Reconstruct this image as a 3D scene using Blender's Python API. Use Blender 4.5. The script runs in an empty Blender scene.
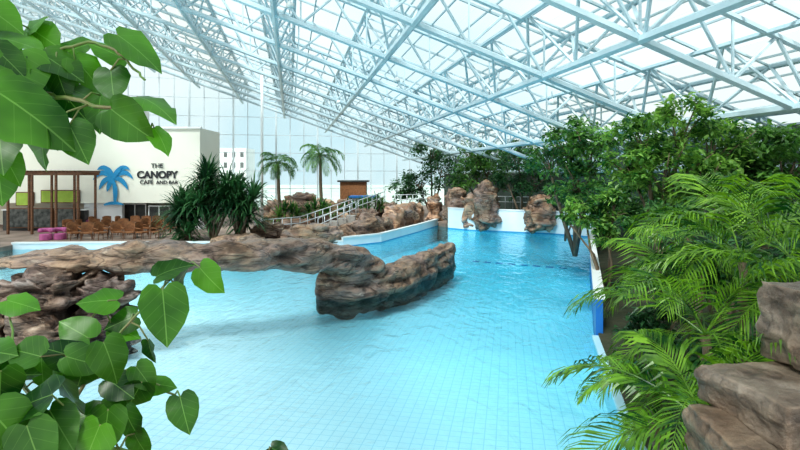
import bpy, math, random, bmesh
from mathutils import Vector, Matrix, noise
random.seed(7)
F=533.0; H=5.0; V0=175.0
def P(u,v,D):
    return Vector(((u-400)*D/F, D, H-(v-V0)*D/F))
def R(a,b=None):
    return random.uniform(a,b)
col=bpy.context.scene.collection
try:
    bpy.context.scene.view_settings.view_transform='Standard'
    bpy.context.scene.view_settings.look='Medium High Contrast'
except Exception: pass
# ---------------------------------------------------------------- materials
def newmat(name):
    m=bpy.data.materials.new(name); m.use_nodes=True
    nt=m.node_tree; nt.nodes.clear()
    out=nt.nodes.new('ShaderNodeOutputMaterial')
    return m,nt,out
def N(nt,t,**k):
    n=nt.nodes.new(t)
    for a,b in k.items(): setattr(n,a,b)
    return n
def ramp(nt,stops):
    r=N(nt,'ShaderNodeValToRGB')
    e=r.color_ramp.elements
    while len(e)<len(stops): e.new(0.5)
    for i,(p,c) in enumerate(stops):
        e[i].position=p; e[i].color=(*c,1)
    return r
def pbr(name,c1,c2=None,scale=3.0,rough=0.5,metal=0,bump=0.0,bscale=20,stretch=None,detail=4):
    m,nt,out=newmat(name); L=nt.links
    p=N(nt,'ShaderNodeBsdfPrincipled')
    p.inputs['Roughness'].default_value=rough; p.inputs['Metallic'].default_value=metal
    if c2 is None: c2=tuple(x*0.85 for x in c1)
    tc=N(nt,'ShaderNodeTexCoord'); mp=N(nt,'ShaderNodeMapping')
    if stretch: mp.inputs['Scale'].default_value=stretch
    L.new(tc.outputs['Object'],mp.inputs[0])
    n=N(nt,'ShaderNodeTexNoise'); n.inputs['Scale'].default_value=scale; n.inputs['Detail'].default_value=detail
    L.new(mp.outputs[0],n.inputs['Vector'])
    r=ramp(nt,[(0.35,c1),(0.65,c2)]); L.new(n.outputs['Fac'],r.inputs[0]); L.new(r.outputs[0],p.inputs['Base Color'])
    if bump:
        n2=N(nt,'ShaderNodeTexNoise'); n2.inputs['Scale'].default_value=bscale; n2.inputs['Detail'].default_value=5
        L.new(mp.outputs[0],n2.inputs['Vector'])
        b=N(nt,'ShaderNodeBump'); b.inputs['Strength'].default_value=bump; b.inputs['Distance'].default_value=0.1
        L.new(n2.outputs['Fac'],b.inputs['Height']); L.new(b.outputs[0],p.inputs['Normal'])
    L.new(p.outputs[0],out.inputs[0])
    return m
def rockmat(name,stops,scale=0.9,bump=0.8,zs=3.0,hue=(0.88,0.83,0.86),fine=2.0,crack=0.85,dist=0.8):
    m,nt,out=newmat(name); L=nt.links
    p=N(nt,'ShaderNodeBsdfPrincipled'); p.inputs['Roughness'].default_value=0.45
    g=N(nt,'ShaderNodeNewGeometry')
    mp=N(nt,'ShaderNodeMapping'); mp.inputs['Scale'].default_value=(1,1,zs); mp.inputs['Rotation'].default_value=(0.12,0.1,0)
    L.new(g.outputs['Position'],mp.inputs[0])
    n=N(nt,'ShaderNodeTexNoise'); n.inputs['Scale'].default_value=scale; n.inputs['Detail'].default_value=9; n.inputs['Roughness'].default_value=0.64; n.inputs['Distortion'].default_value=dist
    L.new(mp.outputs[0],n.inputs['Vector'])
    r=ramp(nt,stops); L.new(n.outputs['Fac'],r.inputs[0])
    nh=N(nt,'ShaderNodeTexNoise'); nh.inputs['Scale'].default_value=0.7; nh.inputs['Detail'].default_value=3; L.new(g.outputs['Position'],nh.inputs['Vector'])
    rh=ramp(nt,[(0.40,hue),(0.58,(1.1,0.98,0.85))]); L.new(nh.outputs['Fac'],rh.inputs[0])
    mh=N(nt,'ShaderNodeMixRGB',blend_type='MULTIPLY'); mh.inputs[0].default_value=1; L.new(r.outputs[0],mh.inputs[1]); L.new(rh.outputs[0],mh.inputs[2])
    r2=ramp(nt,[(0.42,(0.08,0.07,0.065)),(0.50,(0.88,0.88,0.88)),(0.58,(1.5,1.48,1.45))]); L.new(g.outputs['Pointiness'],r2.inputs[0])  # shade in crevices and highlights on ridges painted into the rock colour
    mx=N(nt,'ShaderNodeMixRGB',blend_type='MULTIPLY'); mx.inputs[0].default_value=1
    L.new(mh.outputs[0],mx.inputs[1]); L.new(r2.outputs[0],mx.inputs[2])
    nc=N(nt,'ShaderNodeTexNoise'); nc.inputs['Scale'].default_value=scale*.8; nc.inputs['Detail'].default_value=3; nc.inputs['Distortion'].default_value=dist; L.new(mp.outputs[0],nc.inputs['Vector'])
    s=N(nt,'ShaderNodeMath',operation='SUBTRACT'); s.inputs[1].default_value=0.5; L.new(nc.outputs['Fac'],s.inputs[0])
    ab=N(nt,'ShaderNodeMath',operation='ABSOLUTE'); L.new(s.outputs[0],ab.inputs[0])
    rc=ramp(nt,[(0.0,(0.25,0.22,0.21)),(0.03,(1,1,1))]); L.new(ab.outputs[0],rc.inputs[0])
    mc=N(nt,'ShaderNodeMixRGB',blend_type='MULTIPLY'); mc.inputs[0].default_value=crack; L.new(mx.outputs[0],mc.inputs[1]); L.new(rc.outputs[0],mc.inputs[2])
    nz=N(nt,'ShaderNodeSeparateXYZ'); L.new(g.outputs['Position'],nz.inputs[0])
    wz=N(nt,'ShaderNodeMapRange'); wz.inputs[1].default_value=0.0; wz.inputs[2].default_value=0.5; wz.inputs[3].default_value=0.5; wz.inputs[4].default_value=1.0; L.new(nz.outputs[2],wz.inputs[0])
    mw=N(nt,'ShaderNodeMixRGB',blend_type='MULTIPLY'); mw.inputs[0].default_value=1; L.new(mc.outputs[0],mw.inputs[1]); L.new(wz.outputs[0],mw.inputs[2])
    L.new(mw.outputs[0],p.inputs['Base Color'])
    n2=N(nt,'ShaderNodeTexNoise'); n2.inputs['Scale'].default_value=scale*fine; n2.inputs['Detail'].default_value=9; n2.inputs['Roughness'].default_value=0.65
    L.new(mp.outputs[0],n2.inputs['Vector'])
    sb=N(nt,'ShaderNodeMath',operation='MINIMUM'); sb.inputs[1].default_value=0.05; L.new(ab.outputs[0],sb.inputs[0])
    sc=N(nt,'ShaderNodeMath',operation='MULTIPLY_ADD'); sc.inputs[1].default_value=5.0*crack; L.new(sb.outputs[0],sc.inputs[0]); L.new(n2.outputs['Fac'],sc.inputs[2])
    b=N(nt,'ShaderNodeBump'); b.inputs['Strength'].default_value=bump; b.inputs['Distance'].default_value=0.22
    L.new(sc.outputs[0],b.inputs['Height']); L.new(b.outputs[0],p.inputs['Normal'])
    L.new(p.outputs[0],out.inputs[0]); return m
def leafmat(name,c1,c2,scale=1.5,trans=0.35,rough=0.4,veins=None):
    m,nt,out=newmat(name); L=nt.links
    g=N(nt,'ShaderNodeNewGeometry')
    n=N(nt,'ShaderNodeTexNoise'); n.inputs['Scale'].default_value=scale; n.inputs['Detail'].default_value=3
    L.new(g.outputs['Position'],n.inputs['Vector'])
    ad=N(nt,'ShaderNodeMath',operation='MULTIPLY_ADD'); ad.inputs[1].default_value=0.6
    L.new(g.outputs['Random Per Island'],ad.inputs[0]); 
    sc=N(nt,'ShaderNodeMath',operation='MULTIPLY_ADD'); sc.inputs[1].default_value=2.0; sc.inputs[2].default_value=-0.82
    L.new(n.outputs['Fac'],sc.inputs[0]); L.new(sc.outputs[0],ad.inputs[2])
    r=ramp(nt,[(0.1,c1),(0.95,c2)]); L.new(ad.outputs[0],r.inputs[0])
    c=r.outputs[0]
    if veins:
        uv=N(nt,'ShaderNodeUVMap'); sp=N(nt,'ShaderNodeSeparateXYZ'); L.new(uv.outputs[0],sp.inputs[0])
        ab=N(nt,'ShaderNodeMath',operation='ABSOLUTE'); L.new(sp.outputs[1],ab.inputs[0])
        mid=N(nt,'ShaderNodeMath',operation='LESS_THAN'); mid.inputs[1].default_value=0.012; L.new(ab.outputs[0],mid.inputs[0])
        s1=N(nt,'ShaderNodeMath',operation='MULTIPLY_ADD'); s1.inputs[1].default_value=-0.75; L.new(ab.outputs[0],s1.inputs[0]); L.new(sp.outputs[0],s1.inputs[2])
        s2=N(nt,'ShaderNodeMath',operation='MULTIPLY'); s2.inputs[1].default_value=5; L.new(s1.outputs[0],s2.inputs[0])
        s3=N(nt,'ShaderNodeMath',operation='PINGPONG'); s3.inputs[1].default_value=0.5; L.new(s2.outputs[0],s3.inputs[0])
        s4=N(nt,'ShaderNodeMath',operation='LESS_THAN'); s4.inputs[1].default_value=0.03; L.new(s3.outputs[0],s4.inputs[0])
        s5=N(nt,'ShaderNodeMath',operation='MULTIPLY'); s5.inputs[1].default_value=0.16; L.new(s4.outputs[0],s5.inputs[0])
        s7=N(nt,'ShaderNodeMath',operation='MULTIPLY'); s7.inputs[1].default_value=0.5; L.new(mid.outputs[0],s7.inputs[0])
        s6=N(nt,'ShaderNodeMath',operation='MAXIMUM'); L.new(s7.outputs[0],s6.inputs[0]); L.new(s5.outputs[0],s6.inputs[1])
        mm=N(nt,'ShaderNodeMixRGB'); L.new(s6.outputs[0],mm.inputs[0]); L.new(c,mm.inputs[1]); mm.inputs[2].default_value=(*veins,1)
        c=mm.outputs[0]
    p=N(nt,'ShaderNodeBsdfPrincipled'); p.inputs['Roughness'].default_value=rough
    L.new(c,p.inputs['Base Color'])
    t=N(nt,'ShaderNodeBsdfTranslucent'); 
    hs=N(nt,'ShaderNodeHueSaturation'); hs.inputs['Value'].default_value=1.7; hs.inputs['Saturation'].default_value=1.1; L.new(c,hs.inputs['Color']); L.new(hs.outputs[0],t.inputs[0])
    mx=N(nt,'ShaderNodeMixShader'); mx.inputs[0].default_value=trans
    L.new(p.outputs[0],mx.inputs[1]); L.new(t.outputs[0],mx.inputs[2]); L.new(mx.outputs[0],out.inputs[0])
    return m
M={}
M['steel']=pbr('painted_steel',(0.50,0.61,0.65),(0.38,0.49,0.53),0.4,0.4)
M['bar']=pbr('glazing_bar',(0.42,0.52,0.55),None,1,0.4)
M['mullion']=pbr('pale_mullion',(0.58,0.65,0.67),None,1,0.4)
M['white']=pbr('white_paint',(0.84,0.84,0.82),(0.78,0.79,0.78),0.6,0.6)
M['cream']=pbr('cream_render',(0.84,0.82,0.71),(0.78,0.76,0.66),0.2,0.8)
M['deck']=pbr('deck_paving',(0.36,0.27,0.22),(0.22,0.16,0.13),0.8,0.8,bump=0.2)
M['paving']=pbr('pale_stone_steps',(0.50,0.46,0.42),(0.38,0.34,0.31),1.2,0.8)
M['coping']=pbr('white_tile',(0.82,0.89,0.92),(0.74,0.84,0.88),0.8,0.3)
M['bluetile']=pbr('pale_blue_tile',(0.50,0.72,0.80),(0.42,0.66,0.76),0.8,0.3)
M['blue']=pbr('blue_panel',(0.01,0.12,0.40),(0.02,0.18,0.5),0.7,0.4)
M['lane']=pbr('lane_tile',(0.06,0.32,0.58),(0.07,0.38,0.62),0.7,0.4)
M['logo']=pbr('logo_blue',(0.02,0.28,0.52),(0.02,0.25,0.48),2,0.6)
M['ink']=pbr('letter_black',(0.03,0.03,0.035),None,2,0.6)
M['timber']=pbr('timber',(0.20,0.09,0.04),(0.11,0.05,0.025),2,0.6,stretch=(1,1,6))
M['wicker']=pbr('wicker',(0.36,0.16,0.065),(0.20,0.085,0.035),6,0.6,bump=0.4,bscale=60)
M['dark']=pbr('dark_panel',(0.04,0.04,0.04),(0.08,0.08,0.07),2,0.5)
M['screen']=pbr('mottled_dark_board',(0.02,0.025,0.02),(0.12,0.12,0.11),3.0,0.5)
M['lime']=pbr('lime_board',(0.34,0.46,0.07),(0.28,0.40,0.05),2,0.6)
M['pink']=pbr('pink_fabric',(0.50,0.14,0.30),(0.38,0.09,0.23),3,0.8)
M['chrome']=pbr('pale_rail',(0.80,0.83,0.85),None,2,0.3,metal=0.3)
M['bark']=pbr('bark',(0.13,0.09,0.06),(0.24,0.18,0.12),4,0.85,bump=0.6,stretch=(1,1,0.3))
M['stem']=pbr('green_stem',(0.12,0.22,0.05),(0.22,0.19,0.09),8,0.5)
M['soil']=pbr('planting_soil',(0.03,0.04,0.018),(0.06,0.055,0.03),1.5,0.95,bump=0.8,bscale=4)
M['outside']=pbr('outside_ground',(0.50,0.56,0.52),(0.36,0.44,0.40),0.05,0.9)
M['rwall']=pbr('dark_green_wall',(0.04,0.065,0.05),(0.08,0.11,0.09),0.3,0.8)
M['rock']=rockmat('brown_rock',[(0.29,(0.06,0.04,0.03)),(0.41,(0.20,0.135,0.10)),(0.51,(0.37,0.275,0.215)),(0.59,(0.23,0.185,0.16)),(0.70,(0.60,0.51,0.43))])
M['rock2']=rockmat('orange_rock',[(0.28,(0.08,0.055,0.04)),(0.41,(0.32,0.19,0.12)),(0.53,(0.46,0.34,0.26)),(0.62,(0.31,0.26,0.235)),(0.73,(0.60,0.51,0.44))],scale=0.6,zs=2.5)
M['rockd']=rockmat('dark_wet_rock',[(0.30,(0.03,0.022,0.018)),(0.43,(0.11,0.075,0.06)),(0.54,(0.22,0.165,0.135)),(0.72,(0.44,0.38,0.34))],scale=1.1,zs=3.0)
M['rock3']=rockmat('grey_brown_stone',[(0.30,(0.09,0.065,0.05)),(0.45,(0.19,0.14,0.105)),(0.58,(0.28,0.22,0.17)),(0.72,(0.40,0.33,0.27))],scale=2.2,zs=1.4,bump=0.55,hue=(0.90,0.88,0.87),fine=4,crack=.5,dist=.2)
M['heart']=leafmat('broad_leaf',(0.006,0.045,0.006),(0.10,0.27,0.025),3.4,0.36,0.36,veins=(0.22,0.40,0.10))
M['palm']=leafmat('palm_leaf',(0.008,0.06,0.010),(0.26,0.44,0.05),2.6,0.36,0.35)
M['lightleaf']=leafmat('light_tree_leaf',(0.015,0.09,0.02),(0.33,0.52,0.13),1.1,0.4)
M['midleaf']=leafmat('tree_leaf',(0.015,0.08,0.022),(0.19,0.36,0.09),1.0,0.36)
M['darkleaf']=leafmat('dark_tree_leaf',(0.010,0.05,0.018),(0.08,0.20,0.07),0.6,0.28)
def tilemat():
    m,nt,out=newmat('pool_tiles'); L=nt.links
    g=N(nt,'ShaderNodeNewGeometry'); mp=N(nt,'ShaderNodeMapping'); mp.inputs['Rotation'].default_value=(0,0,0.2)
    L.new(g.outputs['Position'],mp.inputs[0])
    b=N(nt,'ShaderNodeTexBrick'); b.offset=0; b.squash=1
    b.inputs['Scale'].default_value=1; b.inputs['Brick Width'].default_value=0.25; b.inputs['Row Height'].default_value=0.25
    b.inputs['Mortar Size'].default_value=0.011; b.inputs['Mortar Smooth'].default_value=0.3
    b.inputs['Color1'].default_value=(0.92,0.97,0.98,1); b.inputs['Color2'].default_value=(0.89,0.95,0.97,1); b.inputs['Mortar'].default_value=(0.60,0.78,0.86,1)
    L.new(mp.outputs[0],b.inputs['Vector'])
    p=N(nt,'ShaderNodeBsdfPrincipled'); p.inputs['Roughness'].default_value=0.4
    L.new(b.outputs[0],p.inputs['Base Color']); L.new(p.outputs[0],out.inputs[0]); return m
M['tile']=tilemat()
def watermat():
    m,nt,out=newmat('pool_water'); L=nt.links
    g=N(nt,'ShaderNodeNewGeometry'); sp=N(nt,'ShaderNodeSeparateXYZ'); L.new(g.outputs['Position'],sp.inputs[0])
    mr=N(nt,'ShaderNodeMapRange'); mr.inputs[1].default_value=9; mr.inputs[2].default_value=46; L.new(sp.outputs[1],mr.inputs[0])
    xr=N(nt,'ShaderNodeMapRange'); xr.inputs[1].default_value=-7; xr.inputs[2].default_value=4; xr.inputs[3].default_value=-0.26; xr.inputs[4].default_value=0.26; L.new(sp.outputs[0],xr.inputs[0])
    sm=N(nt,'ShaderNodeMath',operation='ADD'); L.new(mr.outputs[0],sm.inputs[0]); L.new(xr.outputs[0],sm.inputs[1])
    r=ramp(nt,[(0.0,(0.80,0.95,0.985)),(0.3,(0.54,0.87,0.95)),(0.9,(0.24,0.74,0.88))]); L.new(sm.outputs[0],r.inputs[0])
    t=N(nt,'ShaderNodeBsdfTransparent'); L.new(r.outputs[0],t.inputs[0])
    gl=N(nt,'ShaderNodeBsdfGlossy'); gl.inputs['Roughness'].default_value=0.03; gl.inputs['Color'].default_value=(0.97,0.99,1,1)
    mp=N(nt,'ShaderNodeMapping'); mp.inputs['Scale'].default_value=(1.5,0.8,1); mp.inputs['Rotation'].default_value=(0,0,.35); L.new(g.outputs['Position'],mp.inputs[0])
    n=N(nt,'ShaderNodeTexNoise'); n.inputs['Scale'].default_value=1.2; n.inputs['Detail'].default_value=2.0; n.inputs['Distortion'].default_value=1.2; L.new(mp.outputs[0],n.inputs['Vector'])
    b=N(nt,'ShaderNodeBump'); b.inputs['Strength'].default_value=0.42; b.inputs['Distance'].default_value=0.18; L.new(n.outputs['Fac'],b.inputs['Height'])
    L.new(b.outputs[0],gl.inputs['Normal'])
    fr=N(nt,'ShaderNodeFresnel'); fr.inputs['IOR'].default_value=1.33; L.new(b.outputs[0],fr.inputs['Normal'])
    fm=N(nt,'ShaderNodeMath',operation='MULTIPLY'); fm.inputs[1].default_value=0.8; L.new(fr.outputs[0],fm.inputs[0])
    mx=N(nt,'ShaderNodeMixShader'); L.new(fm.outputs[0],mx.inputs[0]); L.new(t.outputs[0],mx.inputs[1]); L.new(gl.outputs[0],mx.inputs[2])
    L.new(mx.outputs[0],out.inputs[0]); return m
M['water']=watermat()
def glassmat(name,tint,fac,dif,bands=False):
    m,nt,out=newmat(name); L=nt.links
    t=N(nt,'ShaderNodeBsdfTransparent'); t.inputs[0].default_value=(*tint,1)
    d=N(nt,'ShaderNodeBsdfTranslucent'); d.inputs[0].default_value=(*dif,1)
    g=N(nt,'ShaderNodeNewGeometry'); n=N(nt,'ShaderNodeTexNoise'); n.inputs['Scale'].default_value=0.12
    L.new(g.outputs['Position'],n.inputs['Vector'])
    mr=N(nt,'ShaderNodeMapRange'); mr.inputs[1].default_value=0.35; mr.inputs[2].default_value=0.65; mr.inputs[3].default_value=fac*0.5; mr.inputs[4].default_value=fac*1.5
    L.new(n.outputs['Fac'],mr.inputs[0]); fac_o=mr.outputs[0]
    if bands:
        mp=N(nt,'ShaderNodeMapping'); mp.inputs['Rotation'].default_value=(0,0,-0.2033); L.new(g.outputs['Position'],mp.inputs[0])
        br=N(nt,'ShaderNodeTexBrick'); br.offset=0.0; br.inputs['Scale'].default_value=1; br.inputs['Brick Width'].default_value=2.77; br.inputs['Row Height'].default_value=90.0; br.inputs['Mortar Size'].default_value=0.0
        br.inputs['Color1'].default_value=(0,0,0,1); br.inputs['Color2'].default_value=(1,1,1,1); L.new(mp.outputs[0],br.inputs['Vector'])
        mm=N(nt,'ShaderNodeMath',operation='MULTIPLY_ADD'); mm.inputs[1].default_value=0.75; L.new(br.outputs[0],mm.inputs[0]); L.new(fac_o,mm.inputs[2]); fac_o=mm.outputs[0]
    mx=N(nt,'ShaderNodeMixShader'); L.new(fac_o,mx.inputs[0]); L.new(t.outputs[0],mx.inputs[1]); L.new(d.outputs[0],mx.inputs[2])
    L.new(mx.outputs[0],out.inputs[0]); return m
M['roofglass']=glassmat('roof_glazing',(0.70,0.77,0.79),0.2,(0.27,0.29,0.28),True)
M['glass']=glassmat('facade_glazing',(0.60,0.66,0.66),0.15,(0.55,0.6,0.6))
# ---------------------------------------------------------------- mesh builder
class MB:
    def __init__(s): s.v=[]; s.f=[]; s.uv=[]
    def add(s,vs,fs,uv=None):
        o=len(s.v); s.v.extend([tuple(x) for x in vs]); s.f.extend([tuple(i+o for i in f) for f in fs])
        s.uv.extend(uv if uv else [(0,0)]*len(vs)); return s
    def box(s,c,d,rz=0):
        cx,cy,cz=c; a,b,h=d[0]/2,d[1]/2,d[2]/2; co,si=math.cos(rz),math.sin(rz)
        vs=[]
        for z in(-h,h):
            for x,y in((-a,-b),(a,-b),(a,b),(-a,b)): vs.append((cx+x*co-y*si,cy+x*si+y*co,cz+z))
        return s.add(vs,[(3,2,1,0),(4,5,6,7),(0,1,5,4),(1,2,6,5),(2,3,7,6),(3,0,4,7)])
    def tube(s,pts,rad,n=6):
        pts=[Vector(p) for p in pts]; k=len(pts)
        if not isinstance(rad,(list,tuple)): rad=[rad]*k
        vs=[];fs=[]
        for i,p in enumerate(pts):
            t=(pts[min(i+1,k-1)]-pts[max(i-1,0)])
            if t.length<1e-6: t=Vector((0,0,1))
            t.normalize()
            up=Vector((0,0,1)) if abs(t.z)<0.95 else Vector((0,1,0))
            a=t.cross(up).normalized(); b=t.cross(a)
            for j in range(n):
                an=2*math.pi*(j+0.5)/n; vs.append(p+(a*math.cos(an)+b*math.sin(an))*rad[i])
        for i in range(k-1):
            for j in range(n):
                fs.append((i*n+j,i*n+(j+1)%n,(i+1)*n+(j+1)%n,(i+1)*n+j))
        fs.append(tuple(range(n-1,-1,-1))); fs.append(tuple((k-1)*n+j for j in range(n)))
        return s.add(vs,fs)
    def obj(s,name,mat,org=(0,0,0),parent=None,smooth=False,uv=False):
        o=Vector(org); me=bpy.data.meshes.new(name)
        me.from_pydata([(x-o.x,y-o.y,z-o.z) for x,y,z in s.v],[],s.f)
        if uv:
            l=me.uv_layers.new(name='UVMap')
            for lp in me.loops: l.data[lp.index].uv=s.uv[lp.vertex_index]
        if smooth:
            for p in me.polygons: p.use_smooth=True
        me.materials.append(mat); me.update()
        ob=bpy.data.objects.new(name,me); col.objects.link(ob)
        if parent: ob.parent=parent
        else: ob.location=o
        return ob
def tag(o,label,cat=None,group=None,kind=None):
    o['label']=label
    if cat: o['category']=cat
    if group: o['group']=group
    if kind: o['kind']=kind
    return o
def empty(name,loc,label,cat,group=None,kind=None):
    e=bpy.data.objects.new(name,None); e.location=loc; e.empty_display_size=0.2; col.objects.link(e)
    return tag(e,label,cat,group,kind)
def bevel(o,w=0.02):
    m=o.modifiers.new('bevel','BEVEL'); m.width=w; m.segments=2; return o
# ---------------------------------------------------------------- roof geometry
A=Vector((-0.2018,0.979,0)); B=Vector((0.979,0.2018,0)); Z0=15.5; SL=0.341
def RP(a,b,d=0): 
    p=A*a+B*b; return Vector((p.x,p.y,Z0-SL*b-d))
AF=80.0; BR=23.5; BL=-50.0; AN=-8.0
mb=MB(); mb.add([RP(AN,BL),RP(AN,BR),RP(AF,BR),RP(AF,BL)],[(0,1,2,3)])
tag(mb.obj('ceiling',M['roofglass']),'sloping translucent glazed roof over the pool hall',kind='structure')
mb=MB()
b=BL
while b<=BR+.01:
    mb.tube([RP(AN,b,0.06),RP(AF,b,0.06)],0.055,4); b+=1.47
a=AN
while a<=AF:
    mb.tube([RP(a,BL,0.1),RP(a,BR,0.1)],0.07,4); a+=4.4
tag(mb.obj('trim_1',M['bar']),'thin metal glazing bars of the roof',kind='structure')
def truss(kind,c,lo,hi,step,grp):
    f=(lambda t,o,d:RP(t,c+o,d)) if kind=='a' else (lambda t,o,d:RP(c+o,t,d))
    base=f(lo,0,0.2)
    e=empty('roof_truss',base,('long pale blue-grey triangular lattice truss under the glazed roof' if kind=='a' else 'pale blue-grey planar lattice truss crossing under the glazed roof'),'truss',grp)
    t1=MB();t2=MB();t3=MB(); w=1.05 if kind=='a' else 0.0; dp=2.4
    n=max(1,int((hi-lo)/step)); st=(hi-lo)/n
    if kind=='a':
        t1.tube([f(lo,-w,0.25),f(hi,-w,0.25)],0.12); t1.tube([f(lo,w,0.25),f(hi,w,0.25)],0.12)
    else: t1.tube([f(lo,0,0.25),f(hi,0,0.25)],0.13)
    t2.tube([f(lo,0,dp),f(hi,0,dp)],0.17 if kind=='a' else 0.16)
    for i in range(n):
        x=lo+i*st; m=x+st/2
        for s in ((-w,w) if kind=='a' else (0,)):
            t3.tube([f(x,s,0.25),f(m,0,dp)],0.07,5); t3.tube([f(m,0,dp),f(x+st,s,0.25)],0.07,5)
        if kind=='a': t3.tube([f(x,-w,0.25),f(x,w,0.25)],0.05,4)
        else: t3.tube([f(m,0,0.25),f(m,0,dp)],0.05,4)
    t1.obj('top_chord',M['steel'],base,e); t2.obj('bottom_chord',M['steel'],base,e); t3.obj('web_bracing',M['steel'],base,e)
b=-48.0
while b<=23:
    truss('a',b,AN,AF-.3,4.0,'long roof trusses'); b+=5.9
a=2.0
while a<=80:
    truss('b',a,BL,BR-.3,3.4,'cross roof trusses'); a+=6.6
for (a_,b_) in [(24,0),(30,6),(23,12),(36,-12),(45,4),(38,12)]:
    p=RP(a_,b_,2.5); e=empty('roof_lamp',p,'small round white lamp hanging beneath the roof trusses','lamp','roof lamps')
    MB().tube([p,p+Vector((0,0,-.35))],.03,6).obj('rod',M['steel'],p,e)
    MB().tube([p+Vector((0,0,-.35)),p+Vector((0,0,-.45)),p+Vector((0,0,-.6))],[.08,.17,.2],12).obj('housing',M['white'],p,e,True)
# facade
w=MB(); b=BL; i=0
while b<=BR:
    p=A*AF+B*b; top=Z0-SL*b
    w.tube([(p.x,p.y,0),(p.x,p.y,top)],0.07 if i%3 else 0.15,4); b+=2.0;i+=1
z=3.0
while z<32:
    bm=min(BR,(Z0-z)/SL)
    p=A*AF+B*BL; q=A*AF+B*bm; w.tube([(p.x,p.y,z),(q.x,q.y,z)],0.055,4); z+=2.6
w.tube([RP(AF,BL,0.1),RP(AF,BR,0.1)],0.3,4)
win=w.obj('window_1',M['mullion']); tag(win,'tall gridded glass end facade with steel mullions',kind='structure')
p=A*(AF+.15)+B*BL; q=A*(AF+.15)+B*BR
MB().add([(p.x,p.y,0),(q.x,q.y,0),(q.x,q.y,Z0-SL*BR),(p.x,p.y,Z0-SL*BL)],[(0,1,2,3)]).obj('glass',M['glass'],(0,0,0),win)
p=A*AN+B*BR; q=A*AF+B*BR; zt=Z0-SL*BR
MB().add([(p.x,p.y,0),(q.x,q.y,0),(q.x,q.y,zt),(p.x,p.y,zt),(p.x+.3,p.y,0),(q.x+.3,q.y,0),(q.x+.3,q.y,zt),(p.x+.3,p.y,zt)],[(0,3,2,1),(4,5,6,7),(3,7,6,2)]).obj('wall_right',M['rwall'])
tag(bpy.data.objects['wall_right'],'dark low side wall below the eaves',kind='structure')
g=MB().add([(-160,-40,-2.4),(160,-40,-2.4),(160,400,-2.4),(-160,400,-2.4)],[(0,1,2,3)]).obj('ground',M['outside'])
tag(g,'pale ground outside the glass hall','ground',kind='structure')
# ---------------------------------------------------------------- pool and decks
def prism(poly,z0,z1,name,mat,label,kind='structure',cat=None):
    n=len(poly); m=MB()
    m.add([(x,y,z0) for x,y in poly]+[(x,y,z1) for x,y in poly],[tuple(range(n-1,-1,-1)),tuple(range(n,2*n))]+[(i,(i+1)%n,n+(i+1)%n,n+i) for i in range(n)])
    o=m.obj(name,mat); tag(o,label,cat,kind=kind); return o
far=[(-26,36),(-14,36.5),(-4,37.2),(-1.5,39.5),(1.6,47),(3.6,52.5),(6.2,48.2),(12.7,45.2),(15.6,42.6)]
Fc=A*(AF+.3)
fr=(Fc+B*BR); fl=(Fc+B*BL)
prism(far[::1]+[(22,42.6),(fr.x,fr.y),(fl.x,fl.y),(-60,20),(-26,20)],-2.2,0.3,'floor',M['deck'],'paved deck behind and beside the pool')
rgt=[(3.4,4.0),(4.4,10.0),(5.85,15.7),(11.0,30.6),(15.6,42.6)]
prism(rgt+[(22,42.6),(30,4.0)],-2.2,0.3,'trim_2',M['soil'],'dark planting bed along the pool')
ZF=lambda y:-0.30-1.2*(y+6)/62
MB().add([(-27,-6,ZF(-6)),(30,-6,ZF(-6)),(30,56,ZF(56)),(-27,56,ZF(56))],[(0,1,2,3)]).obj('pool_basin',M['tile'])
tag(bpy.data.objects['pool_basin'],'pale tiled floor of the swimming pool','pool floor',kind='structure')
wp=[(-25.9,3.0),(3.1,3.0)]+[(x-.1,y) for x,y in rgt]+far[::-1]
mb=MB(); mb.add([(x,y,0) for x,y in wp],[tuple(range(len(wp)))])
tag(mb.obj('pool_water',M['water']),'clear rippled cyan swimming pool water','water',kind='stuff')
def curb(pts,h,name,label,th=0.25,band='blue',face='coping',bz=.12,bh=.2,cop='white'):
    e=empty(name,(pts[0][0],pts[0][1],0),label,'low wall'); m=MB(); k=MB(); c=MB()
    for (x0,y0),(x1,y1) in zip(pts[:-1],pts[1:]):
        L=math.hypot(x1-x0,y1-y0); an=math.atan2(y1-y0,x1-x0)
        m.box(((x0+x1)/2,(y0+y1)/2,(h-1.5)/2),(L+th*.6,th,h+1.5),an)
        k.box(((x0+x1)/2,(y0+y1)/2,bz),(L+th*.6,th+.04,bh),an)
        c.box(((x0+x1)/2,(y0+y1)/2,h+.05),(L+th*.6,th+.12,0.1),an)
    o=(pts[0][0],pts[0][1],0)
    m.obj('wall_face',M[face],o,e)
    if band: k.obj('tile_band',M[band],o,e)
    c.obj('coping',M[cop],o,e); return e
curb([(x,y-.1) for x,y in far[:3]],0.38,'pool_curb','low white tiled pool edge below the cafe deck',band=None)
curb([(x,y-.1) for x,y in far[2:6]],0.6,'pool_curb','white tiled pool edge curving beside the rocks',band='lane',bz=.03,bh=.08)
curb([(4.6,49.6),(6.2,48.0),(12.7,45.0),(15.5,42.4)],1.9,'pool_end_wall','tall white end wall of the pool with blue waterline band',band='lane',bz=.05,bh=.12)
curb([(x-.02,y) for x,y in rgt[:3]],.16,'pool_curb','low pale blue tiled pool edge beneath the palms',th=.2,band=None,face='bluetile',cop='bluetile')
curb([(5.95,15.9),(11.0,30.6),(15.4,42.0)],1.3,'pool_side_wall','deep blue side wall with pale coping along planting',face='blue',band=None,th=.2)
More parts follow.
